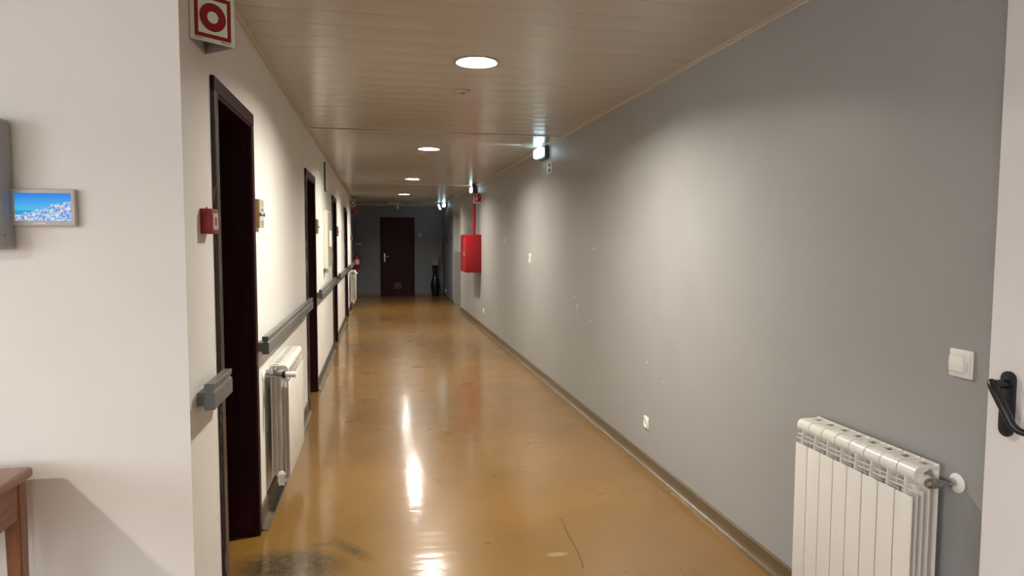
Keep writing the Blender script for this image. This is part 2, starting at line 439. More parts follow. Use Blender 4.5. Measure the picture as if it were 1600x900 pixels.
def chips(mb):
    rnd = random.Random(3)
    def chip(y, z, h, wd):
        n = 9; pts = []
        for i in range(n):
            a = 2*PI*i/n; r = rnd.uniform(.7, 1.1)
            pts.append((XR-.0006, y+math.cos(a)*wd/2*r, z+math.sin(a)*h/2*r))
        mb.poly(pts, 1)
    for y, z, h, wd in ((9.55,1.505,.11,.05),(5.467,1.442,.03,.03),(5.936,.915,.075,.02),(6.02,1.003,.012,.045),(5.533,.835,.02,.022),
                        (4.286,.70,.016,.018),(9.44,.92,.05,.03),(5.95,.86,.04,.01),(4.02,.62,.012,.012)):
        chip(y, z, h, wd)
OPN = (14.87, 16.22)
wall_x('wall_right', XR, XR+.12, -3.1, 16.5, [(OPN[0], OPN[1], 0, 2.215)], [M['grey_wall'], M['chip']], chips)
wall_x('wall_right_end', XR, XR+.12, 16.5, YF, [], M['cool_dim_wall'])
# the recess in the right wall
rc = MB(); rc.box(XR+.12, XR+.52, OPN[1], OPN[1]+.1, 0, ZC); rc.box(XR+.12, XR+.52, OPN[0]-.1, OPN[0], 0, ZC)
rc.box(XR+.50, XR+.56, OPN[0]-.1, OPN[1]+.1, 0, ZC); rc.box(XR+.12, XR+.5, OPN[0], OPN[1], 2.215, ZC)
struct(rc.build('wall_recess', M['beigepanel']))
kp = MB(); kp.box(XR+.003, XR+.47, OPN[1]-.014, OPN[1]-.001, .002, 1.25, .002)
struct(kp.build('trim_1', M['greypanel']), 'grey kick panel on the recess wall', 'panel')

# unseen frames added around the fill lights; the walls behind are solid
wn = MB()
for a, b_, c_, d_ in ((-2.4, -2.32, .92, 2.28), (.32, .40, .92, 2.28), (-2.32, .32, .92, 1.0-.06), (-2.32, .32, 2.26, 2.28), (-1.04, -.96, .94, 2.26)): wn.box(-4.6, -4.55, a, b_, c_, d_, .004)
struct(wn.build('fill_frame_1', M['plastic']))
wn = MB()
for a, b_, c_, d_ in ((-3.6, -3.52, .92, 2.28), (-.88, -.80, .92, 2.28), (-3.52, -.88, .92, .94), (-3.52, -.88, 2.26, 2.28), (-2.24, -2.16, .94, 2.26)): wn.box(a, b_, -3.1, -3.05, c_, d_, .004)
struct(wn.build('fill_frame_2', M['plastic']))

# skirting: coved vinyl on the right, plain on the left
def cove(mb, x, sgn, y0, y1, h, t=.012):
    pts = [(x, 0), (x+sgn*.045, 0), (x+sgn*.044, .004)]
    for i in range(7):
        a = i/6*PI/2; pts.append((x+sgn*(t+.026*(1-math.sin(a))), .004+.030*(1-math.cos(a))))
    pts += [(x+sgn*t, h-.004), (x+sgn*(t-.004), h), (x, h)]
    mb.extrude(pts, 'y', y0, y1)
b1 = MB(); cove(b1, XR, -1, 1.70, OPN[0], .078)
struct(b1.build('baseboard_right', M['base_r'], smooth=40), 'brown coved skirting along the grey wall', 'skirting')
b1 = MB(); cove(b1, XR, -1, OPN[1], YF, .09)
struct(b1.build('baseboard_right_end', M['base_r'], smooth=40))
b1 = MB(); segs = [(YC, DOORS[0][0])] + [(DOORS[i][1], DOORS[i+1][0]) for i in range(3)] + [(DOORS[3][1], YF)]
for a, b_ in segs: cove(b1, XL, 1, a, b_, .105, .010)
struct(b1.build('baseboard_left', M['base_l'], smooth=40), 'taupe coved skirting below the white wall', 'skirting')
b1 = MB(); b1.box(XL, .04, YF-.014, YF, 0, .075, .003); b1.box(1.0, XR, YF-.014, YF, 0, .075, .003)
struct(b1.build('baseboard_far', M['base_f']))
# ceiling edge strips
for nm, x, sg, ya in (('trim_2', XL, 1, YC), ('trim_3', XR, -1, -3.1)):
    t = MB(); t.extrude([(x, ZC), (x+sg*.022, ZC), (x+sg*.022, ZC-.004), (x+sg*.006, ZC-.010), (x+sg*.004, ZC-.018), (x, ZC-.018)], 'y', ya, YF)
    struct(t.build(nm, M['ceil_trim']), 'cream strip where the ceiling meets the wall', 'trim')
t = MB(); t.extrude([(YF, ZC), (YF-.04, ZC), (YF-.04, ZC-.01), (YF-.015, ZC-.05), (YF, ZC-.05)], 'x', XL, XR)
struct(t.build('trim_4', M['ceil_trim']), 'cornice over the far wall', 'trim')
for i, yy in enumerate((6.47, 12.4)):
    t = MB(); t.box(XL, XR, yy-.02, yy+.02, ZC-.006, ZC, .002); struct(t.build('trim_%d' % (5+i), M['ceil_trim']), 'joint strip across the ceiling planks', 'trim')

# ------------------------------------------------------------------ doors of the corridor
def left_door(i, y0, y1):
    d = empty('door_%d' % i, (XL, (y0+y1)/2, 0), kind='structure'); o = Matrix.Translation((-XL, -(y0+y1)/2, 0))
    P = .016                                    # how far the architrave stands out of the wall
    for side, (a, b_) in enumerate(((y0, y0+AW), (y1-AW, y1))):
        m_ = MB(); m_.box(XL-.002, XL+P, a, b_, 0, DT-.0005, .004)
        k = b_-.010 if side == 0 else a-.002
        m_.box(XL-.004, XL+P-.006, k, k+.012, 0, DT-AW+.008, .002)
        m_.build('architrave', M['worn'] if (side == 0) else M['dwood'], d, xf=o)
    m_ = MB(); m_.box(XL-.002, XL+P+.0005, y0-.001, y1+.001, DT-AW, DT, .004)
    m_.box(XL-.004, XL+P-.006, y0+AW, y1-AW, DT-AW-.010, DT-AW+.002, .002)
    m_.build('architrave_head', M['dwood'], d, xf=o)
    # deep timber lining of the doorway, with stop bead
    m_ = MB(); ji, jo = y0+AW-.018, y1-AW+.018
    m_.box(XL-.279, XL-.001, ji, ji+.018, 0, DT-AW+.018); m_.box(XL-.279, XL-.001, jo-.018, jo, 0, DT-AW+.018)
    m_.box(XL-.279, XL-.001, ji+.018, jo-.018, DT-AW, DT-AW+.018)
    m_.box(XL-.215, XL-.19, ji+.018, ji+.032, 0, DT-AW); m_.box(XL-.215, XL-.19, jo-.032, jo-.018, 0, DT-AW)
    m_.box(XL-.215, XL-.19, ji+.032, jo-.032, DT-AW-.014, DT-AW)
    m_.build('jamb_lining', M['jambwood'], d, xf=o)
    m_ = MB(); m_.box(XL-.262, XL-.216, ji+.021, jo-.021, .006, DT-AW-.003, .002)
    m_.build('door_leaf', M['dwood'], d, xf=o)
    hy = ji+.09; hp = MB()
    hp.box(XL-.216, XL-.209, hy-.02, hy+.02, .93, 1.13, .003); hp.cyl((XL-.21, hy, 1.05), (XL-.165, hy, 1.05), .009, n=16)
    hp.tube([(XL-.168, hy-.002, 1.05), (XL-.165, hy+.05, 1.05), (XL-.167, hy+.115, 1.048)], [.009, .008, .007])
    hp.build('door_handle', M['steel'], d, smooth=40, xf=o)
for i, (a, b_) in enumerate(DOORS): left_door(i+1, a, b_)

# far door
d = empty('door_5', (.52, YF, 0), kind='structure')
o = Matrix.Translation((-.52, -YF, 0))
for a, b_ in ((.055, .115), (.925, .985)):
    m_ = MB(); m_.box(a, b_, YF-.03, YF+.0, 0, 2.15, .004); m_.build('architrave', M['dwood'], d, xf=o)
m_ = MB(); m_.box(.055, .985, YF-.031, YF, 2.09, 2.152, .004); m_.build('architrave_head', M['dwood'], d, xf=o)
m_ = MB(); m_.box(.116, .924, YF-.018, YF, .006, 2.089, .002); leaf = m_.build('door_leaf', M['dwood'], d, xf=o)
m_ = MB(); m_.box(.42, .62, YF-.026, YF-.018, .19, .37, .003)
for k in range(7): m_.box(.437, .603, YF-.031, YF-.025, .205+.021*k, .217+.021*k, .002)
m_.build('vent_grille', mat('grille_plastic', (0.050, 0.022, 0.022), .5), leaf, xf=o)
m_ = MB(); m_.box(.150, .190, YF-.026, YF-.018, .93, 1.17, .003)
m_.cyl((.17, YF-.02, 1.09), (.17, YF-.065, 1.09), .011, n=16); m_.tube([(.168, YF-.063, 1.09), (.22, YF-.066, 1.09), (.29, YF-.062, 1.085)], [.011, .010, .009])
m_.build('door_handle', M['steel'], leaf, smooth=40, xf=o)

# white leaf standing open against the right wall, with its black lever handle
LX = XR-.045
d = empty('white_door', (LX, 1.15, 0), 'white door leaf with black lever handle standing open against the grey wall', 'door')
o = Matrix.Translation((-LX, -1.15, 0))
m_ = MB(); m_.box(LX, XR-.002, .72, 1.647, .008, 2.45, .005, 3); leaf = m_.build('door_leaf', M['leaf'], d, smooth=40, xf=o)
def stadium(cy, z0, z1, r, n=12):
    p = [(cy+r*math.cos(a), z1-r+r*math.sin(a)) for a in [PI*i/n for i in range(n+1)]]
    p += [(cy+r*math.cos(a), z0+r+r*math.sin(a)) for a in [PI+PI*i/n for i in range(n+1)]]
    return p
HY = 1.578
m_ = MB(); m_.extrude(stadium(HY, .963, 1.147, .0225), 'x', LX-.009, LX+.001, bev=.002)
pl = m_.build('handle_plate', M['blackm'], d, smooth=30, xf=o)
m_ = MB(); m_.cyl((LX-.006, HY, 1.112), (LX-.052, HY, 1.112), .0125, n=24)
m_.tube([(LX-.050, HY+.010, 1.118), (LX-.056, HY, 1.110), (LX-.058, HY-.012, 1.096), (LX-.057, HY-.045, 1.045), (LX-.054, HY-.064, 1.014), (LX-.048, HY-.078, 1.002), (LX-.040, HY-.10, .998)],
        [.0105, .0125, .0130, .0115, .0105, .0098, .0090], n=16)
m_.build('lever', M['blackm'], d, smooth=50, xf=o)

# ------------------------------------------------------------------ downlights
def downlight(x, y, dm, label, group):
    t = empty('ceiling_downlight', (x, y, ZC), label, 'ceiling light', group)
    m_ = MB(); m_.lathe((0, 0, 0), [(RH-.003, .0), (RH+.004, -.006), (RH+.016, -.004), (RH+.018, .0), (RH+.010, .0008), (RH-.003, .0008), (RH-.003, 0)][::-1], n=48, cap=False)
    m_.build('trim_ring', M['trimring'], t, smooth=40)
    m_ = MB(); b = m_.bm; n = 48; prof = [(RH-.002, -.002), (RH-.012, .018), (RH-.020, .042)]
    rings = [[b.verts.new((r*math.cos(2*PI*i/n), r*math.sin(2*PI*i/n), z)) for i in range(n)] for r, z in prof]
    for a, c2 in zip(rings, rings[1:]):
        for i in range(n): b.faces.new((a[i], c2[i], c2[(i+1)%n], a[(i+1)%n]))
    m_.build('reflector', M['reflector'], t, smooth=60)
    m_ = MB(); m_.lathe((0, 0, 0), [(RH-.022, .060), (RH-.022, .040), (.06, .036), (0.0, .034)], n=48)
    m_.build('diffuser', dm, t, smooth=40)
    return t
lab = ['nearest round downlight in the ceiling, the largest and brightest', 'second round downlight along the ceiling, past the first emergency light',
       'third round downlight along the ceiling, before the red hose cabinet', 'farthest round downlight in the ceiling, before the far door']
for (x, y), l_ in zip(CORR, lab): downlight(x, y, M['diff'], l_, 'round downlights along the corridor ceiling')
for (x, y), l_ in zip(FOY, ('round downlight over the foyer beside the console table', 'round downlight over the foyer behind the viewer')): downlight(x, y, M['diff_f'], l_, 'round downlights over the foyer')

# ------------------------------------------------------------------ emergency luminaires
def bulkhead(loc, label, rz=0.0, size=1.0, beam=True):
    """local: wall at x=0, lamp stands out towards -x, long along y"""
    t = empty('emergency_light', loc, label, 'emergency light', 'emergency lights at the ceiling edge', rz=rz)
    m_ = MB(); m_.box(-.045, 0, -.15, .15, -.065, .065, .008); m_.build('housing', M['dgrey'], t, smooth=40)
    m_ = MB(); m_.box(-.108, -.044, -.138, .138, -.050, .050, .024, 5); m_.build('diffuser', M['emerg'], t, smooth=60)
    if beam:
        ld = bpy.data.lights.new('emergency_beam', 'SPOT'); ld.energy = 3.2; ld.color = (.70, .85, 1); ld.spot_size = math.radians(26); ld.spot_blend = .6; ld.shadow_soft_size = .01
        lo = bpy.data.objects.new('emergency_beam', ld); COL.objects.link(lo); lo.parent = t
        lo.location = (-.140, -.03, .020); lo.rotation_euler = Vector((-1, 0, .19)).to_track_quat('-Z', 'Y').to_euler()
    return t
bulkhead((XR, 7.17, 2.44), 'nearest glowing emergency light on the grey wall, above a small green sign')
bulkhead((XR, 12.45, 2.44), 'glowing emergency light above the square red sign over the hose cabinet')
bulkhead((XR, 17.9, 2.44), 'glowing emergency light at the far end of the right wall', beam=False)
t = empty('exit_light', (1.575, 18.35, ZC), 'slim tilted glowing exit light hanging from the ceiling near the far right corner', 'exit light', rz=.0)
m_ = MB(); m_.box(-.02, .02, -.14, .14, -.03, 0, .004); m_.build('ceiling_base', M['dgrey'], t)
tl = Matrix.Rotation(math.radians(-22), 4, 'Y')
m_ = MB(); m_.box(.0, .028, -.15, .15, -.185, -.025, .004); m_.build('sign_body', M['dgrey'], t, xf=tl)
m_ = MB(); m_.box(-.018, .0, -.14, .14, -.178, -.032, .004); m_.build('lit_face', M['emerg'], t, xf=tl)

# ------------------------------------------------------------------ radiators
def radiator(name, loc, n, pitch, mirror, label, zb=.115, ht=.69, bottom_cap_near=True, valve='plain'):
    """local: y along the wall, x=0 wall, +x into the room (mirror flips x). near end = -y"""
    t = empty(name, loc, label, 'radiator', 'white panel radiators')
    S = -1 if mirror else 1
    W = n*pitch; y0 = -W/2; zt = zb+ht
    X = lambda a, b_: (min(S*a, S*b_), max(S*a, S*b_))
    me = None
    for k in range(n):
        if me is None:
            m_ = MB()
            def bx(xa, xb, ya, yb, za, zb_, bev=0, seg=1): a, b2 = X(xa, xb); m_.box(a, b2, ya, yb, za, zb_, bev, seg)
            g = .0022
            # front plate and its returns
            bx(.124, .130, g, pitch-g, zb+.03, zt-.095, .0025, 2)
            for xx, top in ((.106, .082), (.085, .070), (.062, .055), (.036, .012)):
                # intermediate fins with a rounded top corner
                bx(xx, xx+.0022, .004, pitch-.004, zb+.045, zt-top-.012)
            bx(.034, .037, g, pitch-g, zb+.03, zt+.004)                       # back plate
            bx(.036, .128, pitch/2-.002, pitch/2+.002, zb+.03, zt-.05)        # central web
            bx(.055, .095, pitch/2-.010, pitch/2+.010, zb+.02, zt-.04, .006, 2)   # water way
            # grille bars
            for zz, xx in ((zt-.078, .1235), (zt-.062, .120)):
                bx(xx-.002, xx+.0015, .001, pitch-.001, zz, zz+.0028)
            bx(.112, .126, pitch/2-.0022, pitch/2+.0022, zt-.100, zt-.040)
            # top head: rounded nose, sloping to the back with a slot
            pr = []
            cx, cz, r = .100, zt-.027, .0265
            for i in range(13):
                a = math.radians(-60+i*12.5); pr.append((S*(cx+r*math.cos(a)), cz+r*math.sin(a)))
            pr += [(S*.070, zt-.001), (S*.070, zt-.010), (S*.090, zt-.020), (S*.098, zt-.046)]
            m_.extrude(pr, 'y', g, pitch-g)
            bx(.036, .080, pitch*.03, pitch*.30, zt-.006, zt-.001)
            bx(.036, .080, pitch*.70, pitch*.97, zt-.006, zt-.001)
            m_.cyl((S*.082, 0, zt-.045), (S*.082, pitch, zt-.045), .020, n=16)
            m_.cyl((S*.082, 0, zb+.045), (S*.082, pitch, zb+.045), .022, n=16)
            bx(.060, .112, g, pitch-g, zb+.0, zb+.022, .004)
            s_ = m_.build('section', M['rad'], t, smooth=35); me = s_
        else:
            s_ = me.copy(); COL.objects.link(s_); s_.parent = t
        s_.location = (0, y0+k*pitch, 0)
    zh = zt-.045; zl = zb+.045
    # brackets to the wall
    for yy in (y0+pitch, -y0-pitch):
        m_ = MB(); a, b2 = X(0, .062); m_.box(a, b2, yy-.004, yy+.004, zt-.055, zt-.035); m_.build('wall_bracket', M['rad'], t)
    # near end: bottom plug and top valve
    m_ = MB(); m_.cyl((S*.082, y0+.001, zl), (S*.082, y0-.010, zl), .021, n=24); m_.cyl((S*.082, y0-.010, zl), (S*.082, y0-.016, zl), .013, n=6)
    if bottom_cap_near: a, b2 = X(.066, .098); m_.box(a, b2, y0-.006, y0, zb-.012, zl)
    m_.build('bottom_plug', M['plastic'], t, smooth=40)
    m_ = MB(); m_.cyl((S*.082, -y0-.001, zl), (S*.082, -y0+.012, zl), .021, n=24); m_.build('bottom_plug', M['plastic'], t, smooth=40)
    m_ = MB(); m_.cyl((S*.088, y0+.003, zh), (S*.088, y0-.006, zh), .020, n=24); m_.cyl((S*.088, y0-.006, zh), (S*.088, y0-.012, zh), .016, n=8)
    m_.build('union', M['rad'], t, smooth=40)
    m_ = MB(); m_.cyl((S*.088, y0-.010, zh), (S*.088, y0-.034, zh), .011, n=20); m_.cyl((S*.088, y0-.014, zh), (S*.088, y0-.022, zh), .0145, n=6)
    m_.cyl((S*.104, y0-.034, zh), (S*.066, y0-.034, zh), .0120, n=20)
    m_.cyl((S*.070, y0-.034, zh), (S*.058, y0-.034, zh), .0150, n=6); m_.cyl((S*.058, y0-.034, zh), (S*.03, y0-.034, zh), .0095, n=20)
    m_.cyl((S*.034, y0-.034, zh), (S*.026, y0-.034, zh), .0125, n=6); m_.cyl((S*.03, y0-.034, zh), (S*.004, y0-.034, zh), .0085, n=20)
    v = m_.build('valve', M['chrome'], t, smooth=40)
    m_ = MB(); m_.lathe((0, y0-.034, zh), [(.030, .0015), (.030, .004), (.022, .009), (.011, .010)] if S > 0 else [(.030, .0015), (.030, .004), (.022, .009), (.011, .010)], axis='x' if S > 0 else '-x', n=32)
    m_.build('wall_rosette', M['plastic'], t, smooth=40)
    if valve == 'thermostat':
        m_ = MB(); m_.cyl((S*.100, y0-.034, zh), (S*.118, y0-.034, zh), .019, n=24); m_.build('valve_collar', M['blackp'], v, smooth=40)
        m_ = MB(); m_.lathe((S*.116, y0-.034, zh), [(.0155, 0), (.0165, .004), (.0165, .050), (.0150, .056), (.010, .058)], axis='x' if S > 0 else '-x', n=28); m_.build('thermostat_head', M['plastic'], v, smooth=35)
    else:
        m_ = MB(); m_.cyl((S*.100, y0-.034, zh), (S*.112, y0-.034, zh), .008, n=6); m_.cyl((S*.112, y0-.034, zh), (S*.117, y0-.034, zh), .004, n=12); m_.build('valve_spindle', M['brass'], v, smooth=40)
    return t
radiator('panel_radiator', (XR, (1.812+2.424)/2, 0), 8, .0765, True, 'white panel radiator on the grey wall, near the white door leaf', zb=.112, ht=.69)
radiator('panel_radiator', (XL, (3.88+4.60)/2, 0), 9, .08, False, 'white panel radiator under the handrail past the nearest dark doorway', zb=.165, ht=.655, valve='thermostat')
radiator('panel_radiator', (XL, 15.45, 0), 7, .08, False, 'white panel radiator at the far end of the left wall, below the extinguisher', zb=.165, ht=.69, valve='thermostat')

# ------------------------------------------------------------------ handrails
def handrail(y0, y1, label):
    L_ = y1-y0; t = empty('handrail', (XL, y0, 0), label, 'handrail', 'grey wall handrails')
    xo, th, za, zb_ = .062, .034, .918, 1.010
    # board with a long groove on the face
    gz = zb_-.030
    pr = [(xo-th, za+.002), (xo-th+.002, za), (xo-.002, za), (xo, za+.002), (xo, gz-.007), (xo-.0015, gz-.003), (xo-.007, gz), (xo-.007, gz+.004), (xo-.002, gz+.010), (xo-.001, zb_-.004), (xo-.004, zb_),
          (xo-th+.004, zb_), (xo-th, zb_-.004), (xo-th+.001, gz+.010), (xo-th+.006, gz+.004), (xo-th+.006, gz), (xo-th, gz-.006)]
    m_ = MB(); m_.extrude(pr, 'y', .004, L_-.004); m_.build('rail_board', M['rail'], t, smooth=25)
    for a, b_ in ((0, .004), (L_-.004, L_)):
        m_ = MB(); m_.extrude(pr, 'y', a, b_); m_.build('end_cap', M['railend'], t)
    nb = max(2, int(L_/1.2)+1)
    for k in range(nb):
        yy = .06 + (L_-.12)*k/(nb-1)
        m_ = MB(); m_.box(0, xo-th+.001, yy-.045, yy+.045, za+.012, za+.058, .002); m_.build('wall_bracket', M['railend'], t)
    if L_ < .5:
        for yy, zz in ((.11, za+.045), (.20, za+.048)):
            m_ = MB(); m_.cyl((xo-.001, yy, zz), (xo+.0012, yy, zz), .005, n=16); m_.build('screw_cover', M['railend'], t)
    return t
handrail(2.475, 2.765, 'short grey handrail piece by the corner before the nearest dark doorway')
handrail(3.665, 6.13, 'grey handrail above the white radiator, between the first and second dark doorways')
handrail(7.10, 9.62, 'grey handrail between the second and third dark doorways, below the white wall cabinet')
handrail(10.62, 13.06, 'grey handrail between the third and fourth dark doorways')
handrail(14.25, 17.3, 'farthest grey handrail, past the fourth doorway and below the extinguisher')

# ------------------------------------------------------------------ fire signs
def vee_sign(y0, y1, out, z0, z1, label, ring=True):
    """open triangular sign: printed sheets meet away from the wall, a strap lies on the wall"""
    t = empty('fire_alarm_sign', (XL, y0, z0), label, 'sign', 'red ring signs on the left wall')
    W = y1-y0; H = z1-z0; th = .0018
    A = Vector((.003, 0)); B = Vector((out, W/2)); C2 = Vector((.003, W))
    def sheet(p, q, name, mt, art):
        d_ = (q-p); ln = d_.length; u = d_/ln
        m_ = MB(); m_.box(0, ln, -th/2, th/2, 0, H, .0004, 1)
        mx = Matrix.Translation((p.x, p.y, 0)) @ Matrix(((u.x, -u.y, 0, 0), (u.y, u.x, 0, 0), (0, 0, 1, 0), (0, 0, 0, 1)))
        sh = m_.build(name, mt, t, xf=mx)
        if art:
            s_ = art; yf = s_*(th/2+.0004)
            a = MB(); x0, x1, z0_, z1_ = ln*.09, ln*.91, H*.085, H*.93; bw = ln*.085
            def r_(xa, xb, za, zb_):
                a.poly([(xa, yf, za), (xb, yf, za), (xb, yf, zb_), (xa, yf, zb_)])
            r_(x0, x1, z0_, z0_+bw); r_(x0, x1, z1_-bw, z1_); r_(x0, x0+bw, z0_+bw, z1_-bw); r_(x1-bw, x1, z0_+bw, z1_-bw)
            cx, cz = (x0+x1)/2, (z0_+z1_)/2; ro = (x1-x0)/2-bw*1.32; ri = ro*.42; n = 48
            for i in range(n):
                a0, a1 = 2*PI*i/n, 2*PI*(i+1)/n
                a.poly([(cx+ro*math.cos(a0), yf, cz+ro*math.sin(a0)), (cx+ro*math.cos(a1), yf, cz+ro*math.sin(a1)), (cx+ri*math.cos(a1), yf, cz+ri*math.sin(a1)), (cx+ri*math.cos(a0), yf, cz+ri*math.sin(a0))])
            a.build('ring_symbol', M['darkred'], sh, xf=mx)
            a = MB()
            xx = x0
            for k in range(6):
                wd = ln*(.018 if k % 2 else .026)
                if xx < x0+ln*.16: a.poly([(xx, yf, H*.045), (xx+wd, yf, H*.045), (xx+wd, yf, H*.062), (xx, yf, H*.062)]); xx += wd+ln*.008
            xx = x1-ln*.22
            for k in range(7):
                wd = ln*(.034 if k == 0 else .020)
                a.poly([(xx, yf, H*.040), (xx+wd, yf, H*.040), (xx+wd, yf, H*(.070 if k == 0 else .060)), (xx, yf, H*(.070 if k == 0 else .060))]); xx += wd+ln*.008
            n = 10; a.poly([(ln*.955+ln*.012*math.cos(2*PI*i/n), yf, H*.90+ln*.012*math.sin(2*PI*i/n)) for i in range(n)])
            a.build('small_print', M['ink'], sh, xf=mx)
    sheet(A, B, 'sign_sheet', M['lumi'], -1 if True else 1)
    sheet(B, C2, 'sign_sheet', M['lumi_back'], 0)
    m_ = MB(); m_.box(.0005, .0025, 0, W, 0, H*1.0); m_.build('wall_strap', M['lumi_back'], t)
    return t
vee_sign(2.525, 2.735, .125, 2.182, 2.352, 'red ring fire alarm sign high on the white wall above the nearest doorway')
vee_sign(15.8, 16.05, .125, 2.27, 2.44, 'small red ring sign high at the far end of the left wall')

# dark extinguisher sign, square, standing out of the left wall
t = empty('extinguisher_sign', (XL, 16.5, 2.12), 'small dark square sign with red mark standing out under the far ring sign', 'sign')
m_ = MB(); m_.box(0, .145, -.002, .002, 0, .16, .001); sh = m_.build('sign_sheet', mat('sign_brown', (0.16, 0.10, 0.06), .5), t)
m_ = MB(); m_.poly([(.045, -.0025, .02), (.105, -.0025, .02), (.105, -.0025, .14), (.045, -.0025, .14)]); m_.build('red_field', M['darkred'], sh)
m_ = MB(); m_.extrude([(.06, .03), (.085, .03), (.085, .09), (.079, .105), (.079, .12), (.066, .12), (.066, .105), (.06, .09)], 'y', -.0032, -.0027); m_.build('extinguisher_symbol', M['ink'], sh)

# red square sign over the hose cabinet
t = empty('hose_reel_sign', (1.615, 11.80, 2.16), 'square red sign with hose symbol below the emergency light over the hose cabinet', 'sign')
m_ = MB(); m_.box(0, .145, -.002, .002, 0, .17, .001); sh = m_.build('sign_sheet', M['pinkish'], t)
m_ = MB(); m_.poly([(.028, -.0025, .025), (.135, -.0025, .025), (.135, -.0025, .155), (.028, -.0025, .155)]); m_.build('red_field', M['red'], sh)
m_ = MB(); m_.poly([(.040, -.003, .045), (.080, -.003, .045), (.080, -.003, .145), (.040, -.003, .145)]); n = 14
m_.poly([(.108+.012*math.cos(2*PI*i/n), -.003, .110+.012*math.sin(2*PI*i/n)) for i in range(n)])
m_.build('hose_symbol', M['pinkish'], sh)
m_ = MB(); m_.box(.135, .1455, -.002, .02, .01, .03); m_.build('wall_clip', M['dgrey'], t)

# small green sign under the first emergency light
t = empty('escape_sign', (XR, 6.98, 2.27), 'small pale sign with green marks on the wall under the nearest emergency light', 'sign')
m_ = MB(); m_.box(-.004, -.0005, -.09, .12, -.055, .055, .001); sh = m_.build('sign_sheet', M['lumi'], t)
m_ = MB(); m_.extrude([(-.055, .042), (.085, .042), (.03, .006), (-.01, .006)], 'x', -.0055, -.0042); m_.extrude([(-.01, -.006), (.03, -.006), (.085, -.042), (-.055, -.042)], 'x', -.0055, -.0042)
m_.build('green_symbol', M['green'], sh)

# ------------------------------------------------------------------ fire alarm call points
def call_point(y, z, label):
    t = empty('alarm_call_point', (XL, y, z), label, 'alarm button', 'red alarm call points')
    m_ = MB(); m_.box(0, .040, 0, .100, 0, .090, .003); m_.build('housing', M['redp'], t, smooth=40)
    m_ = MB(); m_.box(.0395, .0425, .012, .088, .016, .074, .001); pl = m_.build('glass_plate', mat('frosted_plate', (0.55, 0.42, 0.38), .3), t)
    m_ = MB(); m_.box(.042, .0435, .036, .064, .030, .060, .001); m_.build('press_mark', M['redp'], pl)
    m_ = MB(); m_.cyl((.02, .012, .0885), (.02, .012, .095), .003, n=10); m_.build('test_pin', M['redp'], t)
    return t
call_point(2.600, 1.524, 'red alarm call point on the white wall left of the nearest doorway')
call_point(15.95, 1.52, 'small red alarm call point at the far end of the left wall')

# ------------------------------------------------------------------ decorated room signs
def room_sign(y, z, label, w_=.125, h_=.145):
    t = empty('room_sign', (XL, y, z), label, 'room sign', 'decorated tile signs beside the dark doors')
    m_ = MB(); m_.box(.0, .022, -w_/2-.004, w_/2+.004, -h_/2, h_/2, .002); m_.build('backing_board', M['tileedge'], t)
    m_ = MB(); m_.box(.022, .028, -w_/2, w_/2, -h_/2, h_/2, .002); pl = m_.build('tile_face', M['tile'], t)
    X_ = .0285
    m_ = MB(); n = 40
    def oval(a, b_, wd):
        for i in range(n):
            p0, p1 = 2*PI*i/n, 2*PI*(i+1)/n
            m_.poly([(X_, a*math.cos(p0), b_*math.sin(p0)), (X_, a*math.cos(p1), b_*math.sin(p1)), (X_, (a-wd)*math.cos(p1), (b_-wd)*math.sin(p1)), (X_, (a-wd)*math.cos(p0), (b_-wd)*math.sin(p0))])
    oval(w_*.42, h_*.44, .006); m_.build('oval_border', M['navy'], pl)
    for sy in (-1, 1):
        for sz in (-1, 1):
            m_ = MB(); m_.poly([(X_, sy*w_*.47, sz*h_*.47), (X_, sy*w_*.30, sz*h_*.47), (X_, sy*w_*.40, sz*h_*.38), (X_, sy*w_*.47, sz*h_*.28)])
            m_.build('corner_scroll', M['ochre'], pl)
    for sy, zz in ((-1, 0), (1, 0)):
        m_ = MB(); m_.lathe((.027, sy*w_*.47, zz-.004), [(.010, 0), (.010, .004), (.006, .007)], axis='x', n=14); m_.build('side_knob', M['navy'], pl)
    m_ = MB()
    for (a, b_, c_, d_) in ((-.03, .03, .012, .026), (-.034, .034, -.012, -.002), (-.022, .022, -.046, -.036), (-.006, .006, .040, .050)): m_.poly([(X_+.0002, a, c_), (X_+.0002, b_, c_), (X_+.0002, b_, d_), (X_+.0002, a, d_)])
    m_.build('painted_lettering', M['navy'], pl)
    m_ = MB(); m_.poly([(X_+.0003, -w_*.28, -h_*.30), (X_+.0003, w_*.28, -h_*.30), (X_+.0003, w_*.2, -h_*.40), (X_+.0003, -w_*.2, -h_*.40)]); m_.build('leaf_garland', M['leafgreen'], pl)
    return t
room_sign(3.755, 1.640, 'decorated tile room sign beside the nearest dark doorway')
room_sign(7.19, 1.645, 'decorated tile room sign beside the second dark doorway')
room_sign(10.72, 1.645, 'decorated tile room sign beside the third dark doorway')

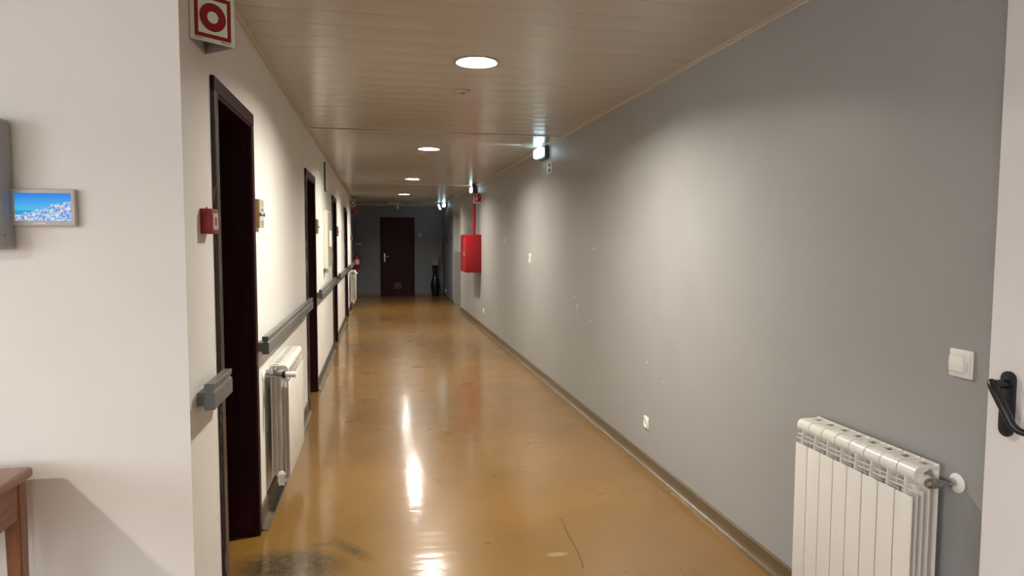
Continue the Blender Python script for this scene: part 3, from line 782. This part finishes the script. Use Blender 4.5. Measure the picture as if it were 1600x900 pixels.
# ------------------------------------------------------------------ left wall fittings
t = empty('wall_cabinet', (XL, 8.12, 1.18), 'cream wall cabinet with grey front between the second and third doorways', 'cabinet')
m_ = MB(); m_.box(0, .050, 0, .72, 0, .67, .003); m_.build('body', M['cream'], t)
m_ = MB(); m_.box(.050, .058, .02, .70, .02, .65, .002); dr = m_.build('cabinet_door', M['greyside'], t)
m_ = MB(); m_.box(.058, .078, .06, .30, .25, .44, .006); m_.build('control_cover', M['cream'], dr)
m_ = MB(); m_.box(.01, .05, .02, .14, -.045, 0, .003); m_.build('cable_gland', M['greyside'], t)
t = empty('wall_plaque', (XL, 8.38, 2.09), 'narrow dark edged plaque high above the cream wall cabinet', 'plaque')
m_ = MB(); m_.box(0, .020, 0, .17, 0, .335, .002); m_.build('backing_board', M['dgrey'], t)
m_ = MB(); m_.box(.020, .024, .008, .162, .010, .325, .001); m_.build('face', M['plastic'], t)

# fire extinguisher at the far left with its sign board and hooks
t = empty('fire_extinguisher', (XL+.085, 17.62, .79), 'red fire extinguisher hanging at the far end of the left wall', 'extinguisher')
m_ = MB(); m_.lathe((0, 0, 0), [(.060, 0), (.072, .012), (.072, .29), (.060, .335), (.030, .365), (.020, .375), (.020, .395)], n=28); m_.build('cylinder_body', M['darkred'], t, smooth=50)  # darker red stands in for the shade at this end
m_ = MB(); m_.cyl((0, 0, .39), (0, 0, .43), .019, n=16); m_.box(-.010, .010, -.085, .02, .43, .444, .003); m_.box(-.008, .008, -.09, .01, .40, .408, .002); m_.build('valve_head', M['blackp'], t)
m_ = MB(); m_.tube([(0, -.02, .41), (.045, -.05, .40), (.078, -.05, .33), (.080, -.03, .2), (.078, -.02, .09)], .010, n=10); m_.build('hose', M['blackp'], t, smooth=60)
m_ = MB(); m_.lathe((0, 0, .13), [(.0728, 0), (.0728, .12)], n=28); m_.build('label_band', M['pinkish'], t)
m_ = MB(); m_.box(-.085, -.06, -.02, .02, .30, .40, .002); m_.build('wall_bracket', M['dgrey'], t)
t = empty('coat_hook_rail', (-.555, YF, 1.42), 'pale hook rail on the far wall beside the left corner', 'hook rail')
m_ = MB(); m_.box(-.06, .13, -.012, 0, -.02, .02, .003); m_.build('rail', M['plastic_g'], t)
for k in range(3):
    m_ = MB(); x = -.03+.065*k; m_.tube([(x, -.012, 0), (x, -.04, -.012), (x, -.055, .0), (x, -.058, .03)], .006, n=8); m_.build('hook', M['plastic_g'], t, smooth=60)

# ------------------------------------------------------------------ right wall fittings
def socket(y, z, label, far=False):
    t = empty('wall_socket', (XR, y, z), label, 'socket', 'white wall sockets low on the right wall')
    m_ = MB(); m_.box(-.009, 0, -.040, .040, -.040, .040, .003); m_.build('cover_plate', M['plastic'], t, smooth=40)
    m_ = MB(); m_.lathe((-.009, 0, 0), [(.031, 0), (.031, .003), (.027, .003), (.025, -.004), (0.0, -.004)][::-1] if False else [(.031, 0), (.031, .0035), (.027, .0035), (.0255, .0005), (0.0, .0005)], axis='-x', n=28); ins = m_.build('socket_well', M['plastic'], t, smooth=30)
    for sy in (-1, 1):
        m_ = MB(); m_.cyl((-.0094, sy*.0095, 0), (-.0102, sy*.0095, 0), .004, n=12); m_.build('pin_hole', M['ink'], ins)
    return t
socket(4.269, .292, 'white socket on the grey wall nearest the radiator')
socket(11.52, .316, 'white socket low on the grey wall under the red hose cabinet')
socket(18.16, .20, 'farthest white socket on the right wall next to the corner')
# rocker switch near the white door
t = empty('light_switch', (XR, 1.781, 1.131), 'white rocker light switch on the grey wall above the near radiator', 'switch')
m_ = MB(); m_.box(-.008, 0, -.043, .043, -.043, .043, .003, 3); m_.build('cover_plate', M['plastic'], t, smooth=40)
m_ = MB(); m_.box(-.012, -.008, -.036, .036, -.034, .034, .002, 2); m_.build('inner_frame', M['plastic'], t, smooth=40)
m_ = MB(); m_.extrude([(-.011, .028), (-.019, .024), (-.021, 0), (-.019, -.024), (-.011, -.028)], 'y', -.020, .033, bev=.002); m_.build('rocker', M['plastic'], t, smooth=50)
m_ = MB(); m_.box(-.0125, -.0118, -.031, -.025, -.022, .006); m_.build('small_marks', M['plastic_g'], t)
# double switch
t = empty('light_switch', (XR, 7.88, 1.305), 'tall white double switch on the grey wall before the hose cabinet', 'switch')
for zz in (-.030, .030):
    m_ = MB(); m_.box(-.010, 0, -.040, .040, zz-.0285, zz+.0285, .003); r_ = m_.build('switch_plate', M['plastic'], t, smooth=40)
    m_ = MB(); m_.box(-.017, -.010, -.027, .027, zz-.020, zz+.020, .003); m_.build('rocker', M['plastic'], r_, smooth=40)

# hose cabinet with its riser
t = empty('hose_cabinet', (XR, 11.80, .96), 'red fire hose cabinet on the right wall', 'cabinet')
m_ = MB(); m_.box(-.272, 0, 0, .66, 0, .66, .004); m_.build('body', M['red'], t, smooth=40)
m_ = MB(); m_.box(-.284, -.272, .006, .654, .006, .654, .004); dr = m_.build('cabinet_door', M['red'], t, smooth=40)
m_ = MB(); m_.box(-.292, -.284, .05, .09, .28, .38, .003); m_.tube([(-.292, .07, .30), (-.312, .07, .31), (-.312, .07, .35), (-.292, .07, .36)], .005, n=8); m_.build('latch', M['steel'], dr)
t = empty('riser_pipe', (1.665, 12.06, 1.62), 'red riser pipe from the hose cabinet up to the ceiling', 'pipe')
m_ = MB(); m_.cyl((0, 0, 0), (0, 0, ZC-1.62), .027, n=24); m_.build('pipe', M['red'], t, smooth=50)
m_ = MB(); m_.cyl((0, 0, 0), (0, 0, .02), .036, n=24); m_.build('pipe_collar', M['dgrey'], t, smooth=50)
m_ = MB(); m_.cyl((0, 0, ZC-1.62-.06), (0, 0, ZC-1.62), .034, n=24); m_.build('pipe_collar', M['dgrey'], t, smooth=50)

# small dark things on the far right wall
t = empty('thermometer_strip', (XR, 17.78, 1.59), 'tall thin dark strip on the far right wall above the socket', 'wall strip')
m_ = MB(); m_.box(-.012, 0, -.045, .045, -.115, .115, .002); m_.build('strip', M['blackp'], t)
m_ = MB(); m_.box(-.014, -.012, -.03, .03, -.09, .10, .001); m_.build('strip_face', M['dgrey'], t)
for zz, l_ in ((1.665, 'upper small dark round plate beside the recess, far right wall'), (1.575, 'lower small dark round plate beside the recess, far right wall')):
    t = empty('round_plate', (XR, 16.68, zz), l_, 'wall plate', 'small dark plates beside the recess')
    m_ = MB(); m_.lathe((0, 0, 0), [(.042, 0), (.042, .008), (.036, .012), (0.0, .012)], axis='-x', n=20); m_.build('disc', M['dgrey'], t, smooth=40)
    m_ = MB(); m_.lathe((-.011, 0, 0), [(.018, 0), (.018, .005), (0.0, .006)], axis='-x', n=16); m_.build('button', M['blackp'], t, smooth=40)
t = empty('wall_dial', (1.125, YF, 1.66), 'small round pale dial on the far wall right of the dark door', 'dial')
m_ = MB(); m_.box(-.050, .050, -.008, 0, -.050, .050, .006); m_.build('backplate', M['greyside'], t)
m_ = MB(); m_.lathe((0, -.008, 0), [(.046, 0), (.046, .014), (.040, .018), (0.0, .018)], axis='-y', n=28); dl = m_.build('dial_body', M['plastic_g'], t, smooth=40)
m_ = MB(); m_.lathe((0, -.026, 0), [(.016, 0), (.014, .006), (0.0, .006)], axis='-y', n=16); m_.build('knob', M['dgrey'], dl, smooth=40)

# ------------------------------------------------------------------ ceiling fittings
t = empty('smoke_detector', (.567, 4.66, ZC), 'small round detector on the ceiling just past the nearest downlight', 'detector', 'round ceiling detectors')
m_ = MB(); m_.lathe((0, 0, 0), [(.054, 0), (.054, .006), (.048, .010), (.044, .010), (.040, .014), (.030, .018), (0.0, .019)], axis='-z', n=32); m_.build('base', mat('detector_plastic', (0.40, 0.375, 0.345), .6), t, smooth=35)
m_ = MB(); m_.lathe((0, 0, -.0175), [(.014, 0), (.014, .004), (0.0, .005)], axis='-z', n=20); m_.build('sensor', M['dgrey'], t)
t = empty('smoke_detector', (.535, 8.25, ZC), 'yellowed detector on the ceiling just past the second downlight', 'detector', 'round ceiling detectors')
yl = mat('yellowed_plastic', (0.40, 0.29, 0.19), .5)
m_ = MB(); m_.lathe((0, 0, 0), [(.055, 0), (.055, .022), (.050, .030), (.036, .040), (.033, .052), (0.0, .055)], axis='-z', n=32); m_.build('base', yl, t, smooth=35)
m_ = MB(); m_.lathe((0, 0, -.040), [(.039, 0), (.039, .004), (.030, .005)], axis='-z', n=24); m_.build('sensor', M['ochre'], t)
t = empty('ceiling_fixture', (.48, 18.45, ZC), 'pale fixture with hanging head on the ceiling before the far wall', 'fixture')
m_ = MB(); m_.box(-.22, .12, -.03, .03, -.035, 0, .004); m_.build('mounting_bar', M['plastic_g'], t)
m_ = MB(); m_.cyl((.03, 0, -.035), (.03, 0, -.06), .012, n=12); m_.lathe((.03, 0, -.055), [(.012, 0), (.030, .015), (.033, .08), (.022, .105), (0.0, .112)], axis='-z', n=24); m_.build('hanging_head', M['plastic_g'], t, smooth=50)

# ------------------------------------------------------------------ vase with twigs
VX, VY = 1.522, 18.80
t = empty('floor_vase', (VX, VY, 0), 'tall black glazed floor vase by the far right corner', 'vase')
prof = [(.060, 0), (.080, .004), (.092, .06), (.112, .17), (.124, .28), (.120, .36), (.095, .45), (.066, .53), (.055, .58), (.058, .66), (.070, .76), (.084, .845), (.086, .85), (.078, .85), (.062, .76), (.046, .62), (.0, .60)]
m_ = MB(); m_.lathe((0, 0, 0), prof, n=40); m_.build('vase_body', M['vase'], t, smooth=60)
tw = random.Random(11)
tips = [(-.24, 1.50), (-.17, 1.62), (-.10, 1.70), (-.05, 1.58), (.02, 1.66), (.06, 1.74), (.12, 1.62), (.17, 1.52), (.21, 1.45), (-.13, 1.38), (.09, 1.45)]
for k, (tx, tz) in enumerate(tips):
    d_ = tw.uniform(-.13, .12); bxo = tx*.10
    pts, rr = [], []
    for i in range(9):
        s_ = i/8; j = .007*math.sin(i*2.3+k)
        pts.append((bxo+(tx-bxo)*(s_**1.25)+j, d_*s_**1.3+.006*math.cos(i*1.9+k*2), .605+(tz-.605)*s_)); rr.append(.0085*(1-s_)+.0042)
    m_ = MB(); m_.tube(pts, rr, n=6)
    if k % 2 == 0:
        q = Vector(pts[4]); sg = 1 if tx > 0 else -1
        m_.tube([q, q+Vector((sg*.03, .01, .10)), q+Vector((sg*.045, .015, .22))], [.004, .003, .002], n=5)
    o_ = m_.build('twig', M['twig'], None, smooth=60); o_.location = (VX, VY, 0)
    side = 'left' if tx < 0 else 'right'
    tag(o_, 'bare brown twig standing in the black floor vase', 'twig', 'twigs in the floor vase')

# ------------------------------------------------------------------ foyer: console table, display, grey cabinet
TX1, TY1, TZ = -1.050, 2.318, .805
TX0, TY0 = -2.25, 1.88
t = empty('console_table', ((TX0+TX1)/2, (TY0+TY1)/2, 0), 'reddish brown wooden console table against the white wall', 'table')
o = Matrix.Translation((-(TX0+TX1)/2, -(TY0+TY1)/2, 0))
m_ = MB(); m_.box(TX0, TX1, TY0, TY1, TZ-.034, TZ, .013, 5); m_.build('tabletop', M['wood'], t, smooth=50, xf=o)
ins = .016
m_ = MB(); zA, zB = TZ-.034-.110, TZ-.033
m_.box(TX0+ins+.01, TX1-ins-.01, TY0+ins+.01, TY0+ins+.03, zA, zB); m_.box(TX0+ins+.01, TX1-ins-.01, TY1-ins-.03, TY1-ins-.01, zA, zB)
m_.box(TX1-ins-.024, TX1-ins-.004, TY0+ins+.02, TY1-ins-.02, zA, zB); m_.box(TX0+ins+.004, TX0+ins+.024, TY0+ins+.02, TY1-ins-.02, zA, zB)
m_.build('apron', M['wood'], t, xf=o)
for lx in (TX0+ins, TX1-ins-.045):
    for ly in (TY0+ins, TY1-ins-.045):
        m_ = MB(); cx, cy = lx+.0225, ly+.0225; b = m_.bm
        sec = [(TZ-.033, .0225), (TZ-.16, .0225), (0.0, .0165)]
        rings = [[b.verts.new((cx+sx*h_, cy+sy*h_, z)) for sx, sy in ((-1,-1),(1,-1),(1,1),(-1,1))] for z, h_ in sec]
        for a, c2 in zip(rings, rings[1:]):
            for i in range(4): b.faces.new((a[i], a[(i+1)%4], c2[(i+1)%4], c2[i]))
        b.faces.new(rings[0]); b.faces.new(rings[-1][::-1]); bmesh.ops.recalc_face_normals(b, faces=b.faces)
        bmesh.ops.bevel(b, geom=b.edges[:], offset=.003, segments=2, affect='EDGES')
        m_.build('leg', M['woodv'], t, xf=o)

t = empty('wall_display', (-1.021, YC, 1.601), 'small white framed screen showing white coastal houses under blue sky', 'display', rz=math.radians(0))
DW, DH = .091, .058
m_ = MB(); m_.box(-DW, DW, -.022, 0, -DH, DH, .004, 3); m_.build('frame', M['frame'], t, smooth=40)
m_ = MB(); m_.box(-.078, .079, -.0232, -.0215, -.041, .044, .0004, 1); m_.build('screen', M['screen'], t)
m_ = MB(); m_.box(-.028, .008, -.0226, -.0215, -.0515, -.0485, .0005); m_.build('status_bar', M['plastic'], t)

t = empty('grey_wall_box', (-1.108, YC, 1.47), 'glossy grey box with rounded top corner at the left edge of the white wall', 'wall box')
m_ = MB(); m_.box(-.32, 0, -.078, 0, 0, .398, .014, 4); m_.build('body', M['cab'], t, smooth=50)
m_ = MB(); m_.box(-.31, -.010, -.084, -.077, .012, .385, .002); m_.build('front_cover', M['plastic_g'], t)
m_ = MB(); m_.lathe((-.0006, -.066, .045), [(.0035, 0), (.0035, .001), (0.0, .001)], axis='x', n=12); m_.build('screw', M['dgrey'], t)
